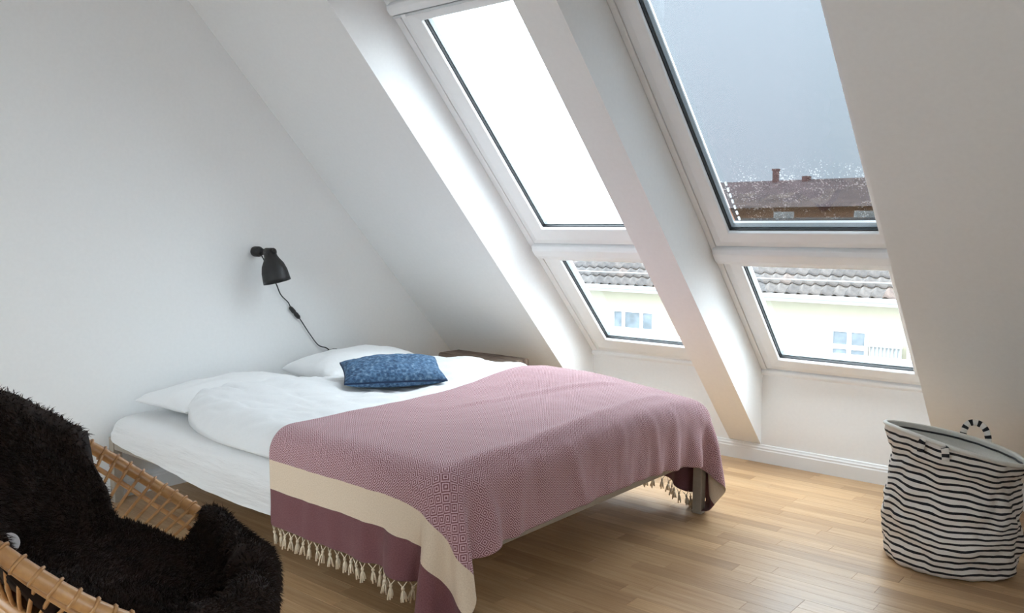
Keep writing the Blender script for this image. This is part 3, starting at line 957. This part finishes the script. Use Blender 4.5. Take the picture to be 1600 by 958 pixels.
ss = clo.modifiers.new('sub', 'SUBSURF'); ss.levels = 1; ss.render_levels = 1

def tassel_mesh(seed):
    rr = random.Random(seed)
    mb = MB()
    mb.tube([(-0.014, 0, 0.0), (-0.006, 0, -0.010), (0, 0, -0.018)], [0.0016, 0.0018, 0.002], 5)
    mb.tube([(0.014, 0, 0.0), (0.006, 0, -0.010), (0, 0, -0.018)], [0.0016, 0.0018, 0.002], 5)
    mb.lathe([(0.0, -0.014), (0.0045, -0.016), (0.0058, -0.021), (0.0042, -0.026), (0.0, -0.027)], 7)
    for k in range(7):
        a = 2 * math.pi * k / 7 + rr.uniform(-.3, .3)
        sp = rr.uniform(0.004, 0.011)
        L = rr.uniform(0.052, 0.066)
        mb.tube([(0, 0, -0.024), (0.6 * sp * math.cos(a), 0.6 * sp * math.sin(a), -0.036), (sp * math.cos(a), sp * math.sin(a), -L)], [0.0024, 0.0026, 0.0030], 5)
    m_ = mb.me('tassel')
    m_.materials.append(M['cream_yarn'])
    return m_
tm = [tassel_mesh(s) for s in range(4)]
NT_ = 31
for row in (0, NU - 1):
    for k in range(NT_):
        j = (k + 0.5) / NT_ * (NV - 1)
        j0 = int(j); fr = j - j0
        p = X[row, j0] * (1 - fr) + X[row, min(j0 + 1, NV - 1)] * fr
        tg = X[row, min(j0 + 1, NV - 1)] - X[row, j0]
        o = link('tassel', tm[random.randrange(4)], parent=throw)
        o.location = Vector(p) - TH0 + Vector((0, 0, 0.001))
        o.rotation_euler = (random.uniform(-.15, .15), random.uniform(-.15, .15), math.atan2(tg[1], tg[0]) + random.uniform(-.3, .3))

# ------------------------------------------------------------------ wall lamp
lamp = empty('wall_lamp', (0.0, -1.806, 1.127), label='black metal spotlight on the left wall with dangling cord', cat='lamp')
L0 = Vector((0.0, -1.806, 1.127))
def lp(name, mb, mat, parent=lamp, bevel=0.0):
    o = link(name, mb.me(name), mat, parent)
    if bevel:
        md = o.modifiers.new('bevel', 'BEVEL'); md.width = bevel; md.segments = 2; md.limit_method = 'ANGLE'
    return o
RX = Matrix.Rotation(math.radians(90), 4, 'Y')
lp('wall_mount', MB().lathe([(0, 0.001), (0.026, 0.001), (0.027, 0.004), (0.027, 0.040), (0.024, 0.046), (0.019, 0.050), (0.019, 0.062), (0, 0.062)], 20, RX), M['black'])
lp('arm', MB().tube([(0.058, 0, 0), (0.12, 0.0, -0.002)], 0.012, 12), M['black'])
lp('joint', MB().lathe([(0, -0.028), (0.020, -0.028), (0.023, -0.022), (0.023, 0.022), (0.020, 0.028), (0, 0.028)], 18, Matrix.Translation((0.135, 0, -0.002)) @ Matrix.Rotation(math.radians(90), 4, 'X')), M['black'])
ax = Vector((0.24, 0.10, -0.95)).normalized()
q = Vector((0, 0, 1)).rotation_difference(ax).to_matrix().to_4x4()
MS = Matrix.Translation((0.135, 0.0, -0.006)) @ q
shade = lp('lamp_shade', MB().lathe([(0, -0.012), (0.026, -0.012), (0.031, 0.0), (0.033, 0.018), (0.040, 0.034), (0.056, 0.062), (0.065, 0.096), (0.069, 0.140), (0.0695, 0.152), (0.066, 0.152), (0.064, 0.138), (0.058, 0.098), (0.048, 0.066), (0.030, 0.04), (0, 0.036)], 32, MS), M['black'])
lp('reflector', MB().lathe([(0, 0.060), (0.030, 0.062), (0.050, 0.09), (0.0615, 0.139), (0.0625, 0.1395), (0.054, 0.090), (0.03, 0.058), (0, 0.056)], 28, MS), M['lamp_inner'], shade)
lp('knob', MB().lathe([(0, 0), (0.009, 0), (0.009, 0.022), (0, 0.022)], 12, Matrix.Translation((0.158, 0.0, 0.004)) @ RX), M['black'])
def wallpt(y, z, x=0.012): return Vector((x, y, z)) - L0
cp = [Vector((0.045, 0.012, -0.022)), Vector((0.055, 0.022, -0.05)), Vector((0.05, 0.05, -0.10)), wallpt(-1.70, 0.955, 0.03), wallpt(-1.66, 0.895), wallpt(-1.618, 0.855), wallpt(-1.605, 0.835), wallpt(-1.600, 0.822)]
cp2 = [wallpt(-1.545, 0.762), wallpt(-1.525, 0.735), wallpt(-1.475, 0.665), wallpt(-1.42, 0.60), wallpt(-1.372, 0.580, 0.018), wallpt(-1.36, 0.568, 0.03)]
def smooth_path(p, n=6):
    out = []
    for i in range(len(p) - 1):
        p0, p1, p2, p3 = p[max(i - 1, 0)], p[i], p[i + 1], p[min(i + 2, len(p) - 1)]
        for k in range(n):
            s_ = k / n
            out.append(0.5 * ((2 * p1) + (p2 - p0) * s_ + (2 * p0 - 5 * p1 + 4 * p2 - p3) * s_ ** 2 + (3 * p1 - p0 - 3 * p2 + p3) * s_ ** 3))
    out.append(p[-1])
    return out
cord = lp('cord', MB().tube(smooth_path(cp), 0.0032, 6).tube(smooth_path(cp2), 0.0032, 6), M['cord'])
lp('cord_switch', MB().tube([wallpt(-1.603, 0.826), wallpt(-1.597, 0.818), wallpt(-1.580, 0.799), wallpt(-1.572, 0.791), wallpt(-1.566, 0.784), wallpt(-1.549, 0.766), wallpt(-1.543, 0.759)], [0.006, 0.011, 0.012, 0.009, 0.012, 0.011, 0.006], 10), M['black'], cord)
lp('plug', MB().tube([wallpt(-1.40, 0.552, 0.05), wallpt(-1.385, 0.560, 0.05), wallpt(-1.345, 0.567, 0.05), wallpt(-1.322, 0.568, 0.05)], [0.004, 0.009, 0.010, 0.006], 8), M['black'], cord)

# ------------------------------------------------------------------ wooden stool behind the bed
t = NT('weathered_brown_wood')
co = t.n('TexCoord').outputs['Object']
g = t.noise(7, 5, 0.6, co, stretch=(0.6, 5, 5))
M['old_wood'] = t.bsdf(t.ramp(g, [(0.3, lin(74, 58, 48)), (0.5, lin(118, 98, 84)), (0.72, lin(150, 130, 114))]), 0.8, t.bump(g, 0.4, 0.006))
M['dark_iron'] = plain('dark_iron', (0.03, 0.03, 0.032, 1), 0.6, 60, 0.1)
stool = empty('wooden_stool', (0.52, -0.60, 0), label='rustic brown wooden stool in the low corner behind the bed', cat='stool')
so_ = MB()
nxs = 14
sv, sf = [], []
for i in range(nxs + 1):
    x = -0.275 + 0.55 * i / nxs
    wob = 0.006 * nz(i * 0.7, 2.0, 0)
    for (y, z) in ((-0.10 + wob, 0.427), (-0.112 + wob, 0.45 + wob), (-0.108 + wob, 0.496), (-0.095, 0.503), (0.075, 0.503), (0.085, 0.495), (0.085, 0.43)):
        sv.append((x + (0.01 * nz(y * 20, z * 20, i) if i in (0, nxs) else 0), y, z + 0.003 * nz(x * 8, y * 8, 4)))
for i in range(nxs):
    sf += [(i * 7 + k, i * 7 + (k + 1) % 7, (i + 1) * 7 + (k + 1) % 7, (i + 1) * 7 + k) for k in range(7)]
sf += [tuple(range(7)), tuple(nxs * 7 + 6 - k for k in range(7))]
so_.add(sv, sf)
so_.build('seat', M['old_wood'], stool, bevel=0.003)
for lx in (-0.20, 0.22):
    for ly in (-0.07, 0.05):
        MB().tube([(lx, ly, 0.43), (lx + math.copysign(0.02, lx), ly, 0.0)], 0.016, 10).build('leg', M['dark_iron'], stool)
    MB().box(lx - 0.03, lx + 0.03, -0.09, 0.07, 0.405, 0.4285).build('cleat', M['old_wood'], stool, bevel=0.002)

# ------------------------------------------------------------------ striped laundry basket
t = NT('striped_canvas')
uvn = t.n('UVMap').outputs[0]
sep = t.n('SeparateXYZ'); t.l(uvn, sep.inputs[0])
fr = t.math('FRACT', t.math('MULTIPLY', sep.outputs[1], 1 / 0.0225))
st = t.math('MULTIPLY', t.math('LESS_THAN', fr, 0.37), t.math('GREATER_THAN', sep.outputs[1], 0.012))
wv = t.noise(500, 2, 0.5, uvn)
cbase = t.ramp(wv, [(0.3, lin(216, 208, 200)), (0.7, lin(232, 226, 219))])
M['stripe'] = t.bsdf(t.mix(st, cbase, lin(26, 24, 28)), 0.85, t.bump(wv, 0.15, 0.002))
M['canvas'] = plain('off_white_canvas', lin(222, 218, 210), 0.9, 200, 0.04, 0.1)
t = NT('striped_strap')
uvn = t.n('UVMap').outputs[0]
sep = t.n('SeparateXYZ'); t.l(uvn, sep.inputs[0])
st = t.math('LESS_THAN', t.math('FRACT', t.math('MULTIPLY', sep.outputs[0], 1 / 0.030)), 0.42)
M['strap'] = t.bsdf(t.mix(st, lin(226, 220, 212), lin(22, 20, 24)), 0.85)

BC = Vector((3.125, -0.868, 0.0))
bask = empty('laundry_basket', tuple(BC), label='black and white striped canvas laundry basket with two loop handles on the floor', cat='basket')
# local axes: image right and view depth on the floor
ur = Vector((math.cos(YAW), math.sin(YAW), 0)); ud = Vector((-math.sin(YAW), math.cos(YAW), 0))
NA, NH = 112, 64
BH = 0.462
def bask_pt(a, s, inset=0.0):
    ca, sa_ = math.cos(a), math.sin(a)       # ca: toward image right, sa: away from the camera
    hgt = BH - 0.055 * ca + 0.006 * math.sin(2 * a + 0.5) + 0.004 * sa_       # rim dips to the right
    r = 0.221 + 0.028 * (lambda k: k * k * (3 - 2 * k))(max(0, min(1, (s - 0.78) / 0.09))) + 0.012 * math.sin(s * 5.0)
    if s < 0.05: r -= 0.022 * (1 - s / 0.05) ** 1.5
    # creases and slumps
    cre = 0.016 * nz(ca * 1.6 + 5, sa_ * 1.6, s * 4.0, 3) + 0.011 * nz(ca * 3.5, sa_ * 3.5, s * 9.0 + 3, 3)
    cre *= min(1, (1 - s) / 0.08 + 0.15)
    cre -= 0.022 * math.exp(-((s - 0.86) / 0.035) ** 2) * (0.35 + 0.65 * max(0, ca))
    cre += 0.010 * math.exp(-((s - 0.28) / 0.12) ** 2) * max(0, -sa_)
    r += cre - inset
    z = hgt * s + 0.012 * nz(ca * 2 + 9, sa_ * 2, s * 3, 2) * math.sin(math.pi * min(1, s)) 
    return ur * (r * ca) + ud * (r * sa_) + Vector((0, 0, max(z, 0.002)))
P = np.zeros((NA + 1, NH, 3)); UVb = np.zeros((NA + 1, NH, 2))
for i in range(NA + 1):
    a = 2 * math.pi * i / NA
    for j in range(NH):
        s = j / (NH - 1)
        P[i, j] = bask_pt(a, s)
        UVb[i, j] = (a * 0.24, s * (BH - 0.050 * math.cos(a) * 0.4) + 0.010 * nz(math.cos(a) * 1.5 + 2, math.sin(a) * 1.5, s * 2, 2) - 0.018 * math.exp(-((math.cos(a) - 0.35) / 0.4) ** 2) * math.exp(-((s - 0.3) / 0.12) ** 2) * max(0, -math.sin(a)))
me = grid_mesh('basket_body', P, UVb, flip=False)
me.materials.append(M['stripe'])
body = link('body', me, None, bask)
md = body.modifiers.new('thick', 'SOLIDIFY'); md.thickness = 0.003; md.offset = -1
P3 = np.zeros((NA + 1, 40, 3))
for i in range(NA + 1):
    a = 2 * math.pi * i / NA
    for j in range(40):
        P3[i, j] = bask_pt(a, 0.02 + j / 39 * 0.975, 0.008)
link('lining', grid_mesh('lining', P3, flip=True), M['canvas'], bask)
bv = [tuple(bask_pt(2 * math.pi * i / NA, 0.012, 0.006)) for i in range(NA)]
link('base', mesh('base', bv, [tuple(range(NA))]), M['canvas'], bask)
rimp = [bask_pt(2 * math.pi * i / NA, 1.0) for i in range(NA)]
link('rim', MB().tube(rimp, 0.0080, 8, closed=True).me('rim'), M['canvas'], bask)
inn = [bask_pt(2 * math.pi * i / NA, 0.965, 0.011) for i in range(NA)]
link('inner_stripe', MB().tube(inn, 0.004, 6, closed=True).me('inner_stripe'), M['black'], bask)
def strap(a_mid, half, height, inward):
    pts = []
    for k in range(33):
        s = k / 32
        a = a_mid + half * math.cos(math.pi * (1 - s))
        b = bask_pt(a, 1.0)
        rad = Vector((b.x, b.y, 0)).normalized()
        m = math.sin(math.pi * s)
        if inward:      # flopped over the rim: both ends sewn outside, the loop hangs inside
            over = math.exp(-((m - 0.55) / 0.28) ** 2)
            inn_ = max(0.0, (m - 0.45) / 0.55)
            pts.append(b + rad * (0.012 - 0.060 * inn_) + Vector((0, 0, -0.050 * (1 - m) ** 1.5 + 0.016 * over - height * inn_)))
        else:
            pts.append(b + rad * 0.011 + Vector((0, 0, height * m ** 0.8 - 0.045 * (1 - m) ** 2)))
    W = 0.024
    V_, U_, acc = [], [], 0.0
    for k, p in enumerate(pts):
        if k: acc += (p - pts[k - 1]).length
        tg = (pts[min(k + 1, 32)] - pts[max(k - 1, 0)]).normalized()
        rad = Vector((p.x, p.y, 0)).normalized()
        side = rad
        side = (tg.cross(rad)).normalized()
        # a strap lies in the plane of the loop with its width across the loop edge
        V_.append([p - side * W / 2, p + side * W / 2]); U_.append([(acc, 0), (acc, 1)])
    P_ = np.array([[tuple(x) for x in r] for r in V_]); 
    me = grid_mesh('handle', P_, np.array(U_, float))
    me.materials.append(M['strap'])
    o = link('handle', me, None, bask)
    md = o.modifiers.new('t', 'SOLIDIFY'); md.thickness = 0.006; md.offset = 0
    return o
strap(math.radians(44), 0.20, 0.062, False)
strap(math.radians(-133), 0.17, 0.03, True)

# ------------------------------------------------------------------ rattan chair
t = NT('honey_rattan')
co = t.n('TexCoord').outputs['Object']
g = t.noise(40, 4, 0.6, co); g2 = t.noise(7, 3, 0.5, co)
M['rattan'] = t.bsdf(t.mix(0.5, t.ramp(g, [(0.3, lin(150, 98, 52)), (0.7, lin(206, 156, 100))]), t.ramp(g2, [(0.3, lin(168, 116, 66)), (0.7, lin(212, 164, 110))])), 0.42, t.bump(g, 0.2, 0.003), Coat_Weight=0.2, Coat_Roughness=0.3)
CC = Vector((2.073, -3.532, 0.0)); HD = 0.976
ca_, cb_, cz0, ck, cq = 0.365, 0.377, 0.62, 0.775, 0.012
chair = empty('rattan_chair', tuple(CC), HD, label='honey coloured rattan bowl chair with spindle sides under a brown sheepskin', cat='chair')
def rimz(u0):
    return cz0 - ck * u0 + cq * u0 * u0 + (0.66 * u0 * u0 if u0 > 0 else 0)
def rimpt(th, sc=1.0, dz=0.0):
    u0 = ca_ * math.cos(th) * (1 - 0.22 * max(0.0, math.cos(th)))
    return Vector((u0 * sc, cb_ * sc * math.sin(th), rimz(u0) + dz))
def seatpt(th, sc=1.0, dz=0.0):
    return Vector((0.02 + 0.240 * sc * math.cos(th), 0.240 * sc * math.sin(th), 0.462 - 0.10 * math.cos(th) + dz))
NR = 96
ths = [2 * math.pi * k / NR for k in range(NR)]
link('rim', MB().tube([rimpt(a) for a in ths], 0.0150, 12, closed=True).me('rim'), M['rattan'], chair)
link('inner_rim', MB().tube([rimpt(a, 0.93, -0.040) for a in ths], 0.0060, 8, closed=True).me('inner_rim'), M['rattan'], chair)
link('seat_ring', MB().tube([seatpt(a) for a in ths], 0.0125, 10, closed=True).me('seat_ring'), M['rattan'], chair)
link('seat_ring', MB().tube([seatpt(a, 0.93, -0.040) for a in ths], 0.0125, 10, closed=True).me('seat_ring'), M['rattan'], chair)
NS = 80
for k in range(NS):
    a = 2 * math.pi * (k + 0.5) / NS
    r0, s0 = rimpt(a), seatpt(a + 0.42 * math.sin(a))
    s1 = seatpt(a + 0.42 * math.sin(a), 0.93, -0.040)
    mid = r0 * 0.55 + s0 * 0.45
    mb = MB()
    d = (s0 - r0).normalized()
    o1 = (Vector((math.cos(a), math.sin(a), 0))).normalized()
    tg = (rimpt(a + 0.01) - rimpt(a - 0.01)).normalized()
    n1 = (o1 - tg * o1.dot(tg)).normalized(); n2 = tg.cross(n1)
    mb.tube([r0 + (n1 * math.cos(b_) + n2 * math.sin(b_)) * 0.0170 for b_ in [2 * math.pi * q_ / 12 for q_ in range(12)]], 0.0034, 5, closed=True)
    pth = [r0 - n1 * 0.016 + Vector((0, 0, -0.002)), mid, s0 * 0.75 + mid * 0.25, s0 - Vector((math.cos(a), math.sin(a), 0)) * 0.012, s1 - Vector((math.cos(a), math.sin(a), 0)) * 0.012]
    mb.tube(smooth_path(pth, 3), 0.0042, 6)
    link('spindle', mb.me('spindle'), M['rattan'], chair)
link('seat_weave', MB().lathe([(0.0, -0.035), (0.12, -0.030), (0.205, -0.018), (0.205, -0.026), (0.12, -0.040), (0.0, -0.045)], 36, Matrix.Translation((0.02, 0, 0.455)) @ Matrix.Rotation(0.40, 4, 'Y')).me('seat_weave'), M['rattan'], chair)
for a in (0.75, 2.4, 3.9, 5.5):
    tp = seatpt(a, 0.9, -0.06)
    link('leg', MB().tube([tp, Vector((0.30 * math.cos(a) * 0.7 + 0.02, 0.30 * math.sin(a) * 0.7, 0.16)), Vector((0.30 * math.cos(a), 0.30 * math.sin(a), 0.0))], 0.0135, 10).me('leg'), M['rattan'], chair)
link('foot_ring', MB().tube([Vector((0.02 + 0.225 * math.cos(a), 0.225 * math.sin(a), 0.12)) for a in ths], 0.010, 8, closed=True).me('foot_ring'), M['rattan'], chair)

# ------------------------------------------------------------------ sheepskin
t = NT('dark_brown_fleece')
n1 = t.noise(25, 3)
M['fleece'] = t.bsdf(t.ramp(n1, [(0.3, (0.010, 0.0042, 0.0026, 1)), (0.7, (0.026, 0.012, 0.0075, 1))]), 0.75, Specular_IOR_Level=0.25)
def sstep(a, b, x):
    q = max(0.0, min(1.0, (x - a) / (b - a)))
    return q * q * (3 - 2 * q)
def bowl(th, rho):
    # 0 seat centre, 0.55 seat ring, 1 rim, beyond 1 over the rim and down its outside
    s0 = seatpt(th, 1.0, -0.008); ctr = Vector((0.02, 0, 0.445))
    if rho <= 0.55:
        return ctr.lerp(s0, rho / 0.55)
    r0 = rimpt(th)
    if rho <= 1.0:
        q = (rho - 0.55) / 0.45
        p = s0.lerp(r0, q)
        return p + Vector((math.cos(th), math.sin(th), 0)) * (0.02 * math.sin(math.pi * q))
    q = (rho - 1.0) / 0.3
    a = min(q * 2.2, 1.0) * math.pi / 2
    out = Vector((math.cos(th), math.sin(th), 0))
    dn = max(0.0, q - 0.45) * 0.20
    return r0 + out * (0.03 * math.sin(a)) + Vector((0, 0, -0.03 * (1 - math.cos(a)) - dn))
def rho_max(th):
    d = math.degrees(th) % 360
    if d > 180: d = 360 - d
    side = sstep(54, 66, d) * (1 - sstep(101, 115, d))
    front = 1.12 + 0.04 * math.sin(d * 0.12); back = 1.26
    full = front + (back - front) * sstep(60, 110, d)
    waist = 0.655
    return full * (1 - side) + waist * side
NSK, NWK = 46, 181
SK = np.zeros((NSK, NWK, 3))
for j in range(NWK):
    th = 2 * math.pi * j / (NWK - 1)
    rm = rho_max(th)
    for i in range(NSK):
        s01 = i / (NSK - 1)
        SK[i, j] = bowl(th, 0.02 + s01 * (rm - 0.02))
# loft: a fleece stands off the rattan by a few centimetres and lies in soft lumps
du_ = np.gradient(SK, axis=0)
dv_ = np.zeros_like(SK); dv_[:, 1:-1] = SK[:, 2:] - SK[:, :-2]; dv_[:, 0] = dv_[:, -1] = SK[:, 1] - SK[:, -2]
NRM = np.cross(du_, dv_); NRM /= np.linalg.norm(NRM, axis=-1, keepdims=True) + 1e-9
if NRM[10, 20][2] < 0: NRM = -NRM
for i in range(NSK):
    for j in range(NWK):
        p_ = SK[i, j]
        e_ = 1 - sstep(0.88, 1.0, i / (NSK - 1)) * 0.5
        SK[i, j] = p_ + NRM[i, j] * (0.034 + 0.002 * sstep(0.02, 0.14, p_[0]) + 0.020 * nz(p_[0] * 7, p_[1] * 7, p_[2] * 7, 3)) * e_
skin = empty('sheepskin', tuple(CC), HD, label='dark brown shaggy sheepskin draped over the rattan chair', cat='sheepskin')
hide = link('hide', grid_mesh('hide', SK), M['fleece'], skin)
md = hide.modifiers.new('t', 'SOLIDIFY'); md.thickness = 0.02; md.offset = 0
# fur strands
NF = 110000
ri = (NSK - 1.001) * np.sqrt(RNG.uniform(0, 1, NF)); rj = RNG.uniform(0, NWK - 1.001, NF)
i0, j0 = ri.astype(int), rj.astype(int); fi, fj = (ri - i0)[:, None], (rj - j0)[:, None]
bil = lambda G: (G[i0, j0] * (1 - fi) * (1 - fj) + G[i0 + 1, j0] * fi * (1 - fj) + G[i0, j0 + 1] * (1 - fi) * fj + G[i0 + 1, j0 + 1] * fi * fj)
p = bil(SK); nn = bil(NRM)
edge = ri > NSK - 3
ex_ = bil(du_); ex_ /= np.linalg.norm(ex_, axis=1, keepdims=True) + 1e-9
rd = RNG.standard_normal((NF, 3)) * 0.30
lay = np.stack([np.sin(p[:, 1] * 16), np.cos(p[:, 0] * 14), -0.8 + 0 * p[:, 0]], 1) * 0.45
dirn = nn + rd + lay + ex_ * edge[:, None] * 0.9
dirn /= np.linalg.norm(dirn, axis=1, keepdims=True)
Ls = RNG.uniform(0.014, 0.026, NF)[:, None]
p0 = p + nn * 0.006
p1 = p0 + dirn * Ls * 0.55
p2 = p0 + dirn * Ls + np.array([0, 0, -0.005])
sd = np.cross(dirn, RNG.standard_normal((NF, 3))); sd /= np.linalg.norm(sd, axis=1, keepdims=True)
wdt = 0.0011
vtx = np.stack([p0 - sd * wdt, p0 + sd * wdt, p1 + sd * wdt * 0.8, p1 - sd * wdt * 0.8, p2], 1).reshape(-1, 3)
b0 = np.arange(NF)[:, None] * 5
quads = (b0 + np.array([[0, 1, 2, 3]])).tolist(); tris = (b0 + np.array([[3, 2, 4]])).tolist()
me = bpy.data.meshes.new('fleece')
me.from_pydata(vtx.tolist(), [], quads + tris)
me.update()
link('fleece', me, M['fleece'], skin, kind='stuff')
M['tag'] = plain('pale_grey_plastic', lin(205, 200, 200), 0.5, 40, 0.03)
tgm = MB().lathe([(0, -0.001), (0.0195, -0.001), (0.021, 0.0), (0.021, 0.002), (0.0195, 0.003), (0.0, 0.0022)], 28)
tg = link('tag', tgm.me('tag'), M['tag'], skin, label='small round pale tag')
tw = Vector((2.099000, -3.731000, 0.632000))
Rz = Matrix.Rotation(-HD, 4, 'Z')
tg.location = Rz @ (tw - CC)
vd = (Rz @ (CAM - tw)).normalized()
tg.rotation_euler = Vector((0, 0, 1)).rotation_difference(vd).to_euler()
